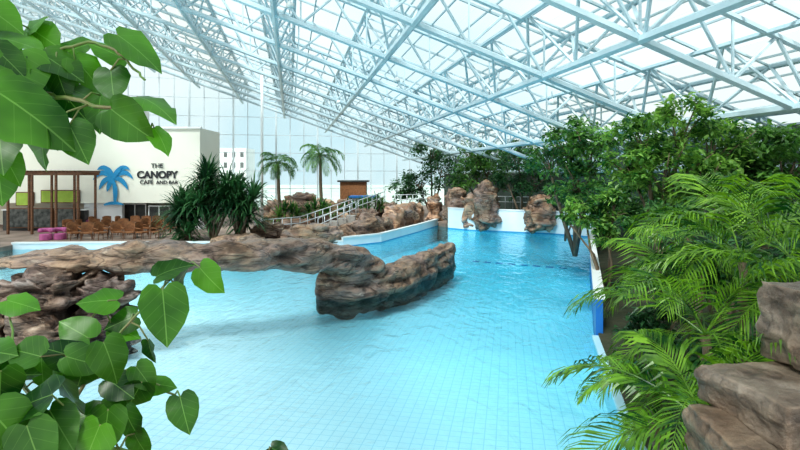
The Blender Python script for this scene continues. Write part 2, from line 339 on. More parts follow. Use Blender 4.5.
def lane(p0,p1,wd,nm='lane_marking'):
    (x0,y0),(x1,y1)=p0,p1; L=math.hypot(x1-x0,y1-y0); an=math.atan2(y1-y0,x1-x0); m=MB(); n=int(L/0.8)
    for i in range(n):
        t=(i+.5)/n; x=x0+(x1-x0)*t;y=y0+(y1-y0)*t; m.box((x,y,ZF(y)+.03),(0.5,wd,0.02),an)
    o=m.obj(nm,M['blue'],(x0,y0,ZF(y0))); tag(o,'dashed blue tile line on the pool floor','pool marking','pool floor markings')
lane((5.0,38),(11.0,34.5),0.25)
# ---------------------------------------------------------------- rocks
def spow(x,k): return math.copysign(abs(x)**k,x)
def disp(p,amp,fq,seed):
    q=Vector((p.x*fq+seed,p.y*fq-seed,p.z*fq*1.8+seed*.5))
    n=noise.fractal(q,0.95,2.1,6); r=abs(noise.noise(q*1.1+Vector((5,5,5))))
    v=noise.voronoi(q*0.85)[0]; cr=(v[1]-v[0])
    st=noise.noise(Vector((p.x*fq*.35+seed,p.y*fq*.35,p.z*fq*4.0)))
    return amp*(n*0.42-r*0.55+min(cr,0.4)*1.0-0.2+st*0.4)
def ico(sub):
    bm=bmesh.new(); bmesh.ops.create_icosphere(bm,subdivisions=sub,radius=1)
    vs=[v.co.copy() for v in bm.verts]; fs=[tuple(v.index for v in f.verts) for f in bm.faces]; bm.free(); return vs,fs
ICO={s:ico(s) for s in (4,5)}
bm=bmesh.new(); bmesh.ops.create_cube(bm,size=2); bmesh.ops.subdivide_edges(bm,edges=bm.edges[:],cuts=34,use_grid_fill=True)
CUBE=([v.co.copy() for v in bm.verts],[tuple(v.index for v in f.verts) for f in bm.faces]); bm.free()
def rock(c,d,name='boulder',mat='rock',label='rugged brown artificial boulder',seed=None,sub=4,k=0.6,amp=0.25,fq=None,rz=0,group='pool rocks',tilt=0,block=False):
    if seed is None: seed=R(0,90)
    vs,fs=CUBE if block else ICO[sub]; c=Vector(c); mxd=max(d); fq=fq or 3.0/mxd; rot=Matrix.Rotation(rz,3,'Z')@Matrix.Rotation(tilt,3,'Y'); m=MB(); out=[]
    for v in vs:
        if block:
            vn=v.normalized(); vv=v*.95+vn*.05; q=Vector((vv.x*d[0]/2,vv.y*d[1]/2,vv.z*d[2]/2)); nn=vn
            sk=1+.08*noise.noise(Vector((vv.z*1.2+seed,seed,0)))+.10*noise.noise(Vector((math.atan2(v.y,v.x)*1.8,seed,vv.z*.5))); q.x*=sk; q.y*=sk
        else:
            q=Vector((spow(v.x,k)*d[0]/2,spow(v.y,k)*d[1]/2,spow(v.z,k)*d[2]/2)); nn=v
        s=disp(q,amp*min(d)*0.9,fq,seed)
        out.append(rot@(q+nn*s)+c)
    m.add(out,fs); o=m.obj(name,M[mat],c,smooth=True); tag(o,label,'rock',group); return o
def rocksweep(path,name,mat,label,seed,amp=0.35,fq=0.7,nl=90,nr=40,k=0.75,under=1.0):
    m=MB(); K=len(path); vs=[]; fs=[]
    def samp(t):
        x=t*(K-1); i=min(int(x),K-2); f=x-i; f=f*f*(3-2*f)
        return [path[i][j]*(1-f)+path[i+1][j]*f for j in range(5)]
    for i in range(nl+1):
        t=i/nl; s=samp(t); s2=samp(min(1,t+.02)); s0=samp(max(0,t-.02))
        T=Vector((s2[0]-s0[0],s2[1]-s0[1],0)).normalized(); side=Vector((T.y,-T.x,0))
        e=min(1,math.sqrt(max(0,1-(1-min(1,min(t,1-t)*14))**2))+0.02)
        for j in range(nr):
            an=2*math.pi*j/nr; ca,sa=spow(math.cos(an),k),spow(math.sin(an),k)
            uw=1 if sa>0 else 1-(1-under)*min(1,-sa*1.6)
            q=Vector(s[:3])+side*(ca*s[3]*e*uw)+Vector((0,0,sa*s[4]*(e if sa>0 else max(e,.85))))
            nn=(side*ca+Vector((0,0,sa*.8))); nn.normalize()
            vs.append(q+nn*disp(q,amp,fq,seed)*max(e,.3))
    for i in range(nl):
        for j in range(nr): fs.append((i*nr+j,(i+1)*nr+j,(i+1)*nr+(j+1)%nr,i*nr+(j+1)%nr))
    fs.append(tuple(range(nr))); fs.append(tuple(nl*nr+j for j in range(nr-1,-1,-1)))
    m.add(vs,fs); o=m.obj(name,M[mat],path[K//2][:3],smooth=True); tag(o,label,'rock','pool rocks'); return o
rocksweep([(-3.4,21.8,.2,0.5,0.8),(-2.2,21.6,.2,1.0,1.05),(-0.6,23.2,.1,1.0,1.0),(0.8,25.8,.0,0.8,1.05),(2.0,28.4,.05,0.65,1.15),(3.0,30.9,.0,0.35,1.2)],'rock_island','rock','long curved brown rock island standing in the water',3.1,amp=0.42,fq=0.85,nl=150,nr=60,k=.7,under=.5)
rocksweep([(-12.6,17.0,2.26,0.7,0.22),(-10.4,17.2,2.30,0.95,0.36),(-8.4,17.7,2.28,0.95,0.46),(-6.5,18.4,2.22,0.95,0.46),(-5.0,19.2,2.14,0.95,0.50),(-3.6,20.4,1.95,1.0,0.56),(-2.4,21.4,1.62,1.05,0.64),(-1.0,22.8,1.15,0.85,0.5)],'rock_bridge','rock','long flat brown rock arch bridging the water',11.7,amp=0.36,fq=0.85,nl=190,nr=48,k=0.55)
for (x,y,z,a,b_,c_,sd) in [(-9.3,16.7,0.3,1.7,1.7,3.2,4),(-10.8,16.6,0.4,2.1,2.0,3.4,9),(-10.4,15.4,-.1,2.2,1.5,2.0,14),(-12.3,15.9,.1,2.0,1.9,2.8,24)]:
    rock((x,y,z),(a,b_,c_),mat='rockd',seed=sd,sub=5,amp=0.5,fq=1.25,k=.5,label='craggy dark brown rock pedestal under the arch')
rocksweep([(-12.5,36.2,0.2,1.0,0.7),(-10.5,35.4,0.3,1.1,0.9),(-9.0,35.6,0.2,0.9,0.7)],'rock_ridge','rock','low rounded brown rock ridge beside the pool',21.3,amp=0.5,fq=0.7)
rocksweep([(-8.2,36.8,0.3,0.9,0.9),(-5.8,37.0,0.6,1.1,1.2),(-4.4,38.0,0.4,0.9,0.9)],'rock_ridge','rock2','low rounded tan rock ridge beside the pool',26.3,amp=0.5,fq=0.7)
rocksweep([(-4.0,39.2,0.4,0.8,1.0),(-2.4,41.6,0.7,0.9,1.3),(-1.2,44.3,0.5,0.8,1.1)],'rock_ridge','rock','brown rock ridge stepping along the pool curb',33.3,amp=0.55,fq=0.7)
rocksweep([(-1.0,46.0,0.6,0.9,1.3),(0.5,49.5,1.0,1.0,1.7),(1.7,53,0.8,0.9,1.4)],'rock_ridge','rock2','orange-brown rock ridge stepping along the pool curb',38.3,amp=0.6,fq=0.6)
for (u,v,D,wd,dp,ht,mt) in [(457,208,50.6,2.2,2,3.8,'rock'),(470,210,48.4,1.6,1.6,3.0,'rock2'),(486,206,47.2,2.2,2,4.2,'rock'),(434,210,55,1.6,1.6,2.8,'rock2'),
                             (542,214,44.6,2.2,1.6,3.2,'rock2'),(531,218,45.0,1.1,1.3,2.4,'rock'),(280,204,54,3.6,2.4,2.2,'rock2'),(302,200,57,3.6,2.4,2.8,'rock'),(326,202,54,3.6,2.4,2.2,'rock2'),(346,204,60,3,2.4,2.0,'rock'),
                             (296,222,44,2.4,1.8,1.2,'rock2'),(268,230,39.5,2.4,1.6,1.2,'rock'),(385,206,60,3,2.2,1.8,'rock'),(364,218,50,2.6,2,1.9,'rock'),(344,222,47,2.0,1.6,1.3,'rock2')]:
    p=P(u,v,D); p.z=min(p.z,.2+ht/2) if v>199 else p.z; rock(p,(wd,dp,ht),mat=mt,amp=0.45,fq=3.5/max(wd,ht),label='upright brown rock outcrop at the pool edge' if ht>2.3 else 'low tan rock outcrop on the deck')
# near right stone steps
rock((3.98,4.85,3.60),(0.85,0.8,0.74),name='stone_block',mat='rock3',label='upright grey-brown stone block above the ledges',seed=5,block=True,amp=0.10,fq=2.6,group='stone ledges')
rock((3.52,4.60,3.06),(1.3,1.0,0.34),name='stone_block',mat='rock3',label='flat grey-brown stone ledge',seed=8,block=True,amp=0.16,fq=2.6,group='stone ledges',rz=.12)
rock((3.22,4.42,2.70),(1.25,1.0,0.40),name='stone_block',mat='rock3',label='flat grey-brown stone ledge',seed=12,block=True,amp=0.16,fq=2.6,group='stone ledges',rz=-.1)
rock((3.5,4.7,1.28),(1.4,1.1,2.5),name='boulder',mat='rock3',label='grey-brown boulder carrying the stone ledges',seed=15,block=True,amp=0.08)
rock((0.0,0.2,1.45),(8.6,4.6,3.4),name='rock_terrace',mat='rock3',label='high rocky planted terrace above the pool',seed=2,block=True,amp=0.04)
# ---------------------------------------------------------------- plants
OUT=[(0,0,0),(-0.11,0.12,.01),(-0.12,0.27,.04),(-0.01,0.41,.12),(0.19,0.48,.26),(0.42,0.45,.45),(0.63,0.34,.64),(0.79,0.20,.81),(0.90,0.08,.92),(0.98,0,.98)]
def heart(mb,base,tip,nrm,bend=0.15,fold=0.12,wide=0.92):
    d=tip-base; L=d.length; d.normalize(); s=d.cross(nrm).normalized(); n=s.cross(d).normalized()
    vs=[];uv=[];fs=[]; ph=R(0,6)
    def pt(x,y):
        zz=-bend*x*x+fold*abs(y)*1.2-0.35*y*y+0.03*math.sin(x*11+ph)*abs(y)*4
        return base+d*(x*L)+s*(y*L*wide)+n*(zz*L)
    for (x,y,mx) in OUT:
        for q in (-1,-.5,0,.5,1):
            xx=mx+(x-mx)*abs(q); yy=y*q; vs.append(pt(xx,yy)); uv.append((xx,yy))
    for i in range(len(OUT)-1):
        for j in range(4): fs.append((i*5+j,i*5+j+1,(i+1)*5+j+1,(i+1)*5+j))
    mb.add(vs,fs,uv)
def vineplant(name,root,branches,leaves,label,sc=1.0,jit=.6):
    e=empty(name,root,label,'plant'); st=MB(); lf=MB(); nodes=[]
    for br in branches:
        pts=[Vector(q) for q in br]; fine=[]
        for i in range(len(pts)-1):
            for k in range(6):
                fine.append(pts[i].lerp(pts[i+1],k/6)+Vector((R(-1,1),R(-1,1),R(-1,1)))*0.006)
        fine.append(pts[-1]); n=len(fine)
        st.tube(fine,[0.010*(1-0.6*i/n) for i in range(n)],6); nodes+=fine
    for (u,v,Lp,ang,D) in leaves:
        c=P(u,v,D); L=Lp*D/F*sc; an=math.radians(ang)
        d=Vector((math.cos(an),R(-.5,.3),math.sin(an))).normalized()
        base=c-d*L*0.45; tip=c+d*L*0.55
        nrm=Vector((R(-jit,jit),-0.65,0.65+R(-.45,.5)))
        heart(lf,base,tip,nrm,bend=R(.05,.4),fold=R(.0,.35),wide=R(.8,1.0))
        nn=min(nodes,key=lambda q:(q-base).length)
        mid=(nn+base)/2+Vector((0,0,0.02)); st.tube([nn,mid,base],[0.004,0.0035,0.003],5)
    st.obj('stem',M['stem'],root,e,True); o=lf.obj('foliage',M['heart'],root,e,True,uv=True)
    return e
r1=Vector((-1.95,1.5,3.0))
UL=[(35,115,88,-35,1.7),(20,75,66,-60,1.8),(62,66,52,-30,1.9),(40,150,44,-110,1.75),(78,142,44,-60,1.8),(15,40,56,-10,1.9),(45,38,46,-30,2.0),
    (90,74,44,-45,1.95),(140,50,54,-35,1.9),(108,50,38,150,2.0),(112,84,40,-70,1.85),(155,100,56,-12,1.85),(130,124,50,-40,1.8),(162,138,34,-45,1.85),
    (68,100,50,-50,2.0),(5,120,60,-80,1.9),(0,150,52,-70,1.8),(30,60,46,170,2.1),(-20,90,80,-20,1.9),(-10,30,60,-20,1.9),(0,185,40,-80,1.9),
    (75,48,40,20,2.0),(22,95,48,-100,1.85),(98,112,40,-90,1.9),(8,60,44,-40,1.8),(60,82,38,-70,1.9),(28,28,44,40,2.0),(50,128,40,-60,1.95),(85,95,36,-20,1.95),(0,15,46,-30,1.9),(12,168,36,-60,1.85)]
vineplant('broadleaf_vine',r1,[[r1,(-1.9,1.7,4.2),P(-40,150,1.85),P(0,88,1.9),P(40,55,1.95),P(90,42,1.95),P(125,55,1.9),P(145,80,1.85)],[P(0,88,1.9),P(50,95,1.9),P(95,105,1.85),P(130,112,1.85),P(150,130,1.85)],[P(-40,150,1.85),P(-30,60,1.9),P(10,30,1.95)]],UL,'climbing plant with large glossy heart-shaped green leaves',jit=.9)
r2=Vector((-1.5,1.6,3.0))
LL=[(165,316,58,-75,2.0),(210,280,36,-45,2.1),(172,268,36,30,2.1),(180,278,26,60,2.15),(22,304,40,-10,2.2),(98,300,38,175,2.2),(120,322,32,200,2.2),(75,330,38,150,2.1),(125,332,30,-15,2.2),
    (112,362,48,-70,1.9),(85,362,42,-20,1.9),(145,378,32,-50,2.0),(184,414,38,-65,2.0),(162,384,26,0,2.1),(60,352,44,160,2.0),(25,352,42,170,1.9),(30,402,58,-160,1.7),(70,398,48,-70,1.9),
    (10,432,62,-60,1.6),(60,428,52,-40,1.7),(105,432,46,-90,1.8),(130,425,36,-60,1.9),(90,448,50,-110,1.7),(35,452,60,-60,1.6),(0,392,52,-100,1.8),(15,375,42,10,1.9),(-10,350,50,20,1.9),
    (150,352,24,-80,2.1),(135,395,34,-120,2.0),(50,380,42,30,2.0),(0,452,60,20,1.6),(120,388,34,-30,1.95),(280,452,24,-10,1.9),(75,462,52,0,1.7),(140,446,30,-60,1.9),(95,412,34,20,1.95),(42,372,32,-70,2.0),
    (20,415,40,-20,1.8),(80,380,34,-110,1.95),(50,445,42,-100,1.75),(118,410,32,-10,1.95)]
vineplant('broadleaf_shrub',r2,[[r2,(-1.35,1.9,3.7),P(60,430,1.9),P(85,380,2.0),P(110,345,2.1),P(150,300,2.15),P(185,265,2.2)],[P(60,430,1.9),P(20,380,2.0),P(10,320,2.2)],[P(85,380,2.0),P(130,370,2.1),P(175,395,2.1)],[P(85,380,2.0),P(80,330,2.15),P(100,310,2.2)],[P(60,430,1.9),P(120,450,1.85),P(220,480,1.9),P(268,456,1.9)]],LL,'bushy plant with large glossy heart-shaped green leaves')
def frond(crown,az,el,L,org,parent,mat,n=34,lw=0.035,droop=1.0,ll=0.42,name='frond'):
    mb=MB(); d=Vector((math.cos(az)*math.cos(el),math.sin(az)*math.cos(el),math.sin(el)))
    p=Vector(crown); pts=[p.copy()]; seg=L/16
    for i in range(16):
        d=(d+Vector((0,0,-1))*droop*0.035*(1+i*0.22)).normalized(); p=p+d*seg; pts.append(p.copy())
    mb.tube(pts,[0.016*(1-.85*i/16)*max(1,lw/0.045) for i in range(17)],5)
    for i in range(n):
        t=0.2+0.8*i/(n-1); x=t*16; k=min(int(x),15); f=x-k
        c=pts[k].lerp(pts[k+1],f); T=(pts[k+1]-pts[k]).normalized()
        side=T.cross(Vector((0,0,1)));
        if side.length<.1: side=Vector((1,0,0))
        side.normalize(); upv=side.cross(T)
        l=L*ll*(math.sin(math.pi*min(1,(t*0.84+0.14)))**0.6)+0.03
        for s in(-1,1):
            dd=(T*(0.7+t*.8)+side*s*1.0+upv*(0.2+R(-.2,.2))).normalized(); l2=l*R(.75,1.1)
            m1=c+dd*l2*.45; dd2=(dd+Vector((0,0,-.4*droop))).normalized(); m2=m1+dd2*l2*.3; dd3=(dd2+Vector((0,0,-.7*droop))).normalized(); m3=m2+dd3*l2*.3
            wv=T*lw*.5
            mb.add([c-wv*.4,c+wv*.4,m1-wv,m1+wv,m2-wv*.75,m2+wv*.75,m3],[(0,1,3,2),(2,3,5,4),(4,5,6)])
    return mb.obj(name,mat,org,parent)
def palm(base,crown,nf,L,label,mat='palm',droop=1.0,lw=0.035,n=34,elr=(0.3,1.3),trunk=0.09,ll=0.42,group=None,azr=(0,6.283)):
    e=empty('palm',base,label,'palm',group); t=MB(); b=Vector(base); c=Vector(crown); k=8
    t.tube([b.lerp(c,i/k)+Vector((math.sin(i)*.03,math.cos(i*1.3)*.03,0))*(1 if 0<i<k else 0) for i in range(k+1)],[trunk*(1.15-.4*i/k) for i in range(k+1)],8)
    t.obj('trunk',M['bark'],base,e,True)
    for i in range(nf):
        az=azr[0]+(azr[1]-azr[0])*i/nf+R(-.25,.25); el=elr[0]+(elr[1]-elr[0])*((i*0.618)%1)
        frond(c,az,el,L*R(.85,1.12),base,e,M[mat],n=n,lw=lw,droop=droop*R(.8,1.2),ll=ll)
    return e
for (u,v,D,L,nf) in [(742,262,9.5,2.7,12),(705,335,8.2,2.3,10),(705,425,6.3,2.0,10),(812,290,8.0,2.4,9),(700,275,12.5,2.1,8),(655,395,8.4,1.2,8)]:
    c=P(u,v,D); palm((c.x+.1,c.y+.1,0.3),c,nf,L,'lush areca palm with arching feathery green fronds beside the pool',lw=0.046,n=32,elr=(0.1,1.2),droop=1.15,group='poolside feather palms',ll=0.36)
for (u,v,D,L) in [(278,163,48,2.3),(320,155,48,2.5)]:
    c=P(u,v,D); palm((c.x+.2,c.y,0.3),c,16,L,'slender palm tree with a small rounded crown',mat='midleaf',lw=0.11,n=16,elr=(-.2,1.2),droop=1.6,trunk=0.16,ll=.36,group='slender palm trees')
def blades(name,base,heads,nb,L,wd,label,mat,cat='shrub'):
    e=empty(name,base,label,cat); st=MB(); fo=MB()
    for h in heads:
        h=Vector(h); st.tube([base,(Vector(base)+h)/2+Vector((R(-.2,.2),R(-.2,.2),0)),h],[.14,.11,.08],6)
        for i in range(nb):
            az=R(0,6.283); el=R(-.35,1.45); l=L*R(.7,1.1); d=Vector((math.cos(az)*math.cos(el),math.sin(az)*math.cos(el),math.sin(el)))
            s=d.cross(Vector((0,0,1))).normalized()*wd*.5; p1=h+d*l*.5; d2=(d+Vector((0,0,-.45))).normalized(); p2=p1+d2*l*.3; d3=(d2+Vector((0,0,-.5))).normalized()
            fo.add([h-s*.5,h+s*.5,p1-s,p1+s,p2-s*.7,p2+s*.7,p2+d3*l*.25],[(0,1,3,2),(2,3,5,4),(4,5,6)])
    st.obj('stem',M['bark'],base,e,True); fo.obj('foliage',M[mat],base,e); return e
for (u,v) in [(190,212),(213,198),(240,208)]:
    b=P(u,240,37.5); b.z=.3; hd=[P(u+R(-14,14),v+R(-20,24),38+R(-1,1)) for _ in range(11)]
    blades('spiky_dracaena',b,hd,75,2.1,.14,'dense dark green spiky-leaved shrub on the deck','darkleaf')
for (u,v,D) in [(318,213,46),(288,216,45),(372,206,55),(350,212,52)]:
    b=P(u,225,D); b.z=.3; blades('spiky_dracaena',b,[P(u-9,v+1,D),P(u-3,v-3,D),P(u+4,v-3,D),P(u+9,v,D)],50,1.3,.13,'low green spiky shrub among the rocks','midleaf')
def tree(base,blobs,nl,ls,mat,label,name='tree',trunk=.14):
    e=empty(name,base,label,'shrub' if name=='shrub' else 'tree'); st=MB(); fo=MB(); base=Vector(base)
    tot=sum(b[1][0]*b[1][2] for b in blobs)
    for c,r in blobs:
        c=Vector(c); m=base.lerp(c,.5)+Vector((R(-.3,.3),R(-.3,.3),.2)); st.tube([base,m,c],[trunk,trunk*.7,trunk*.35],6)
        for k in range(5):
            q=c+Vector((R(-1,1)*r[0],R(-1,1)*r[1],R(-.6,1)*r[2]))*.8; st.tube([m.lerp(c,.6),(m.lerp(c,.6)+q)/2+Vector((0,0,.1)),q],[trunk*.4,trunk*.25,trunk*.1],5)
        cnt=int(nl*r[0]*r[2]/tot); ncl=max(6,cnt//45)
        for j in range(ncl):
            v=Vector((random.gauss(0,1),random.gauss(0,1),random.gauss(0,1))).normalized()*R(.55,1.02)
            cc=c+Vector((v.x*r[0],v.y*r[1],v.z*r[2])); cr=min(r)*.34
            for i in range(cnt//ncl):
                q=cc+Vector((random.gauss(0,1)*cr*.6,random.gauss(0,1)*cr*.6,random.gauss(0,1)*cr*.42))
                d=Vector((R(-1,1),R(-1,1),R(-.9,.35))).normalized(); s=d.cross(Vector((R(-.5,.5),R(-.5,.5),1))).normalized(); l=ls*R(.6,1.2)
                up=s.cross(d)*l*.08
                fo.add([q,q+d*l*.45+s*l*.24+up,q+d*l,q+d*l*.45-s*l*.24+up,q+d*l*.45],[(0,1,4),(1,2,4),(2,3,4),(3,0,4)])
    st.obj('trunk',M['bark'],base,e,True); fo.obj('foliage',M[mat],base,e); return e
def T(u,D,z=.3): 
    p=P(u,200,D); p.z=z; return p
def bl(u,v,D,ru,rv,dr=None):
    return (P(u,v,D),(ru*D/F,(dr or ru)*D/F,rv*D/F))
tree(T(665,20),[bl(645,140,20,36,28),bl(685,120,20,34,24),bl(715,145,20.5,34,30),bl(665,170,19.5,46,28),bl(625,160,20.5,24,24),bl(705,178,19.5,36,24)],6500,.30,'lightleaf','large light-green leafy tree beside the pool')
tree(T(575,31),[bl(568,138,31,28,20),bl(592,150,30,28,26),bl(548,160,32,22,20),bl(578,180,30,30,20)],3800,.36,'midleaf','broad green leafy tree reaching to the roof')
tree(T(765,21),[bl(762,148,21,34,26),bl(795,162,20,32,32),bl(770,190,20,36,20),bl(735,170,22,28,24)],4600,.32,'midleaf','dense green leafy tree near the side wall')
tree(T(478,53),[bl(474,154,53,20,16),bl(490,166,52,20,20),bl(466,176,53,18,14)],2800,.45,'midleaf','green tree behind the end wall')
tree(T(432,60),[bl(430,150,60,16,15),bl(442,168,59,20,20),bl(418,184,60,20,13)],2600,.45,'darkleaf','dark green bushy tree beyond the rocks')
tree(T(523,47),[bl(518,158,47,20,20),bl(535,183,46.5,18,16),bl(508,184,47,14,14)],2200,.4,'darkleaf','dark green tree behind the end wall')
tree(T(608,20,),[bl(585,212,21,20,16),bl(606,236,20,14,20),bl(568,222,21,9,9),bl(614,205,20,20,16)],2400,.25,'lightleaf','light green shrub overhanging the water','shrub',.07)
tree(T(640,23),[bl(625,200,24,30,20),bl(665,205,23,30,20)],2400,.28,'midleaf','green shrub in the planting bed','shrub',.07)
tree(T(720,15),[bl(658,225,15,32,22),bl(710,215,15,34,22),bl(765,220,15,36,24)],3800,.2,'midleaf','leafy green shrub behind the palms','shrub',.07)
tree(T(710,13),[bl(655,275,13,24,24),bl(695,265,13,30,30),bl(740,270,12.5,40,32),bl(790,270,12,34,34)],4200,.2,'darkleaf','dark green undergrowth beneath the palms','shrub',.06)
tree(T(745,8.5),[bl(715,380,8.6,24,36),bl(745,370,8.5,44,44),bl(800,360,8.3,40,50)],3200,.16,'darkleaf','dark green undergrowth beneath the palms','shrub',.05)
tree(T(648,11),[bl(645,330,11,20,20),bl(668,325,11,20,26)],1300,.17,'darkleaf','low dark green shrub at the pool edge','shrub',.05)
tree(T(405,61,.3),[bl(402,188,61,14,12),bl(415,194,60,14,8)],1200,.42,'darkleaf','small dark shrub on the far deck','shrub',.08)
tree(T(565,38),[bl(560,192,38,26,10),bl(590,190,36,20,14)],1500,.34,'midleaf','green shrub behind the end wall','shrub',.07)
# ---------------------------------------------------------------- cafe building
def slab(name,u0,u1,v0,v1,D,th,mat,label,kind='structure'):
    a=P(u0,v1,D); b=P(u1,v0,D); o=MB().box(((a.x+b.x)/2,D+th/2,(a.z+b.z)/2),(b.x-a.x,th,b.z-a.z)).obj(name,M[mat]); tag(o,label,kind=kind); return o
slab('wall_cafe',-60,200,128,203,46,5,'cream','cream upper wall of the cafe carrying the sign')
slab('wall_upper',-60,118,104,128,48,6,'white','white set-back upper storey of the cafe')
slab('trim_3',-60,201,126.5,128.5,45.8,.3,'white','thin white parapet capping along the cafe roof')
slab('trim_4',-60,119,102.5,104.5,47.8,.3,'white','thin white parapet capping along the upper storey')
slab('wall_back',-60,200,203,232,50.5,.4,'cream','recessed lower wall of the cafe')
slab('wall_pier',190,200,203,231,46,4,'white','white pier under the cafe wall')
slab('wall_lower',84,122,203,231,46.4,.4,'white','white lower wall of the cafe')
def window(u0,u1,v0,v1,D,n,nm):
    a=P(u0,v1,D); b=P(u1,v0,D); f=MB()
    for i in range(n+1):
        x=a.x+(b.x-a.x)*i/n; f.box((x,D,(a.z+b.z)/2),(.09,.12,b.z-a.z))
    f.box(((a.x+b.x)/2,D,a.z),(b.x-a.x+.1,.14,.12)); f.box(((a.x+b.x)/2,D,b.z),(b.x-a.x+.1,.14,.12))
    o=f.obj(nm,M['white']); tag(o,'framed glazing under the cafe wall',kind='structure')
    MB().box(((a.x+b.x)/2,D+.05,(a.z+b.z)/2),(b.x-a.x,.03,b.z-a.z)).obj('glass',M['dark'],(0,0,0),o)
window(124,146,204,230,47.6,2,'window_3'); window(149,190,206,228,46.6,4,'window_2')
sg=P(133,180,45.95); e=empty('wall_sign',sg,'blue palm tree emblem and black lettering reading THE CANOPY','sign')
def text(s,u0,u1,v,mat,name,off=.012):
    cu=bpy.data.curves.new('t','FONT'); cu.body=s; cu.size=1; cu.extrude=0.02; cu.offset=off
    to=bpy.data.objects.new('t',cu); col.objects.link(to); bpy.context.view_layer.update()
    me=bpy.data.meshes.new_from_object(to); bpy.data.objects.remove(to)
    xs=[q.co.x for q in me.vertices]; w0=max(xs)-min(xs); a=P(u0,v,45.93); b=P(u1,v,45.93); k=(b.x-a.x)/w0; mn=min(xs)
    o=bpy.data.objects.new(name,me); me.materials.clear(); me.materials.append(mat); col.objects.link(o); o.parent=e
    for q in me.vertices:
        x,y,z=(q.co.x-mn)*k,q.co.y*k,q.co.z; q.co=Vector((a.x+x-sg.x,a.y-z-sg.y,a.z+y-sg.z))
    return o
text('THE',151,163,168,M['ink'],'lettering',.004); text('CANOPY',137,178,178,M['ink'],'lettering',.035)
text('CAFE',140,153,184,M['ink'],'lettering',.004); text('AND BAR',156,178,184,M['ink'],'lettering',.004)
lg=MB(); LD=[45.94]
def arcleaf(p0,p1,p2,w):
    pts=[];k=8; LD[0]-=.012; dd=LD[0]
    for i in range(k+1):
        t=i/k; x=(1-t)**2*p0[0]+2*t*(1-t)*p1[0]+t*t*p2[0]; y=(1-t)**2*p0[1]+2*t*(1-t)*p1[1]+t*t*p2[1]
        dx=2*(1-t)*(p1[0]-p0[0])+2*t*(p2[0]-p1[0]); dy=2*(1-t)*(p1[1]-p0[1])+2*t*(p2[1]-p1[1]); L=math.hypot(dx,dy)+1e-6
        ww=w*(math.sin(math.pi*min(1,t*.9+.1))**.7)+.15; pts.append((x-dy/L*ww,y+dx/L*ww,x+dy/L*ww,y-dx/L*ww))
    for i in range(k):
        a,b=pts[i],pts[i+1]; lg.add([P(a[0],a[1],dd),P(a[2],a[3],dd),P(b[2],b[3],dd),P(b[0],b[1],dd)],[(0,3,2,1)])
C0=(113,179)
for p1,p2 in [((102,166),(93,180)),((106,162),(97,170)),((104,176),(99,190)),((124,166),(133,179)),((121,162),(130,170)),((122,176),(128,190)),((110,170),(106,167)),((117,170),(122,167)),((109,182),(107,192))]:
    arcleaf(C0,p1,p2,2.3)
arcleaf((113,180),(117,192),(114,205),2.2); arcleaf((104,205),(114,201),(124,205),1.5)
lg.obj('palm_emblem',M['logo'],sg,e)
po=P(45,232,42.2); po.z=.3; e=empty('pergola',po,'dark timber pergola with slatted top at the cafe entrance','pergola')
for u in (8,32,56,78):
    for dy in (0,2.4):
        p=P(u,175,42.2); m=MB(); m.box((p.x,42.2+dy,(0.3+5.2)/2),(.16,.16,4.9)); bevel(m.obj('post',M['timber'],po,e))
m=MB(); a=P(4,175,42.2);b=P(82,175,42.2)
for dy in(0,2.4): m.box(((a.x+b.x)/2,42.2+dy,5.1),(b.x-a.x,.12,.24))
m.obj('beam',M['timber'],po,e)
m=MB(); n=20
for i in range(n): m.box((a.x+(b.x-a.x)*(i+.5)/n,43.4,5.28),(.08,3.2,.14))
m.obj('slats',M['timber'],po,e)
def board(u0,u1,v0,v1,D,mt,label):
    a=P(u0,v1,D);b=P(u1,v0,D);c=((a.x+b.x)/2,D,(a.z+b.z)/2); e=empty('menu_board',c,label,'sign','cafe menu boards')
    f=MB(); f.box(c,(b.x-a.x,.08,b.z-a.z)); f.obj('frame',M['timber'],c,e)
    f=MB(); f.box((c[0],D-.05,c[2]),(b.x-a.x-.16,.04,b.z-a.z-.16)); f.obj('panel',M[mt],c,e)
board(16,34,192,206,45.9,'lime','lime green rectangular menu board in a timber frame'); board(41,80,190,203,45.9,'lime','lime green rectangular menu board in a timber frame')
for (u0,u1) in [(8,30),(32,54),(56,80)]: board(u0,u1,208,228,44.7,'screen','dark mottled display board in a timber frame')
co=P(45,225,45.4); co.z=.3; e=empty('bar_counter',co,'dark cafe counter with a white worktop','counter')
m=MB(); a=P(2,200,45);b=P(84,200,45); m.box(((a.x+b.x)/2,45.4,1.15),(b.x-a.x,.6,1.7)); m.obj('body',M['dark'],co,e)
m=MB(); m.box(((a.x+b.x)/2,45.4,2.04),(b.x-a.x+.2,.8,.08)); m.obj('worktop',M['white'],co,e)
def chair(mat):
    e=empty('cafe_chair',(0,0,0),'brown wicker cafe chair with curved backrest','chair','cafe chairs')
    s=MB(); s.box((0,0,.45),(.6,.6,.1)); bevel(s.obj('seat',M[mat],(0,0,0),e),.03)
    s=MB()
    for i in range(7):
        t=-1+2*i/6; s.box((t*.27,.28+.05*(1-t*t),.78),(.1,.05,.58+.08*(1-t*t)))
    s.obj('backrest',M[mat],(0,0,0),e)
    for x in(-.3,.3):
        s=MB(); s.tube([(x,-.26,.46),(x,-.24,.68),(x,.0,.7),(x,.28,.72)],.03,6); s.obj('armrest',M[mat],(0,0,0),e)
        for y in(-.25,.25):
            s=MB(); s.tube([(x*.9,y,.42),(x,y*1.05,0)],[.03,.02],6); s.obj('leg',M['timber'],(0,0,0),e)
    return e
def clone(e,loc,rz):
    c=e.copy(); col.objects.link(c); c.location=loc; c.rotation_euler=(0,0,rz)
    for k in e.children:
        q=k.copy(); col.objects.link(q); q.parent=c
    return c
ch=chair('wicker'); spots=[]
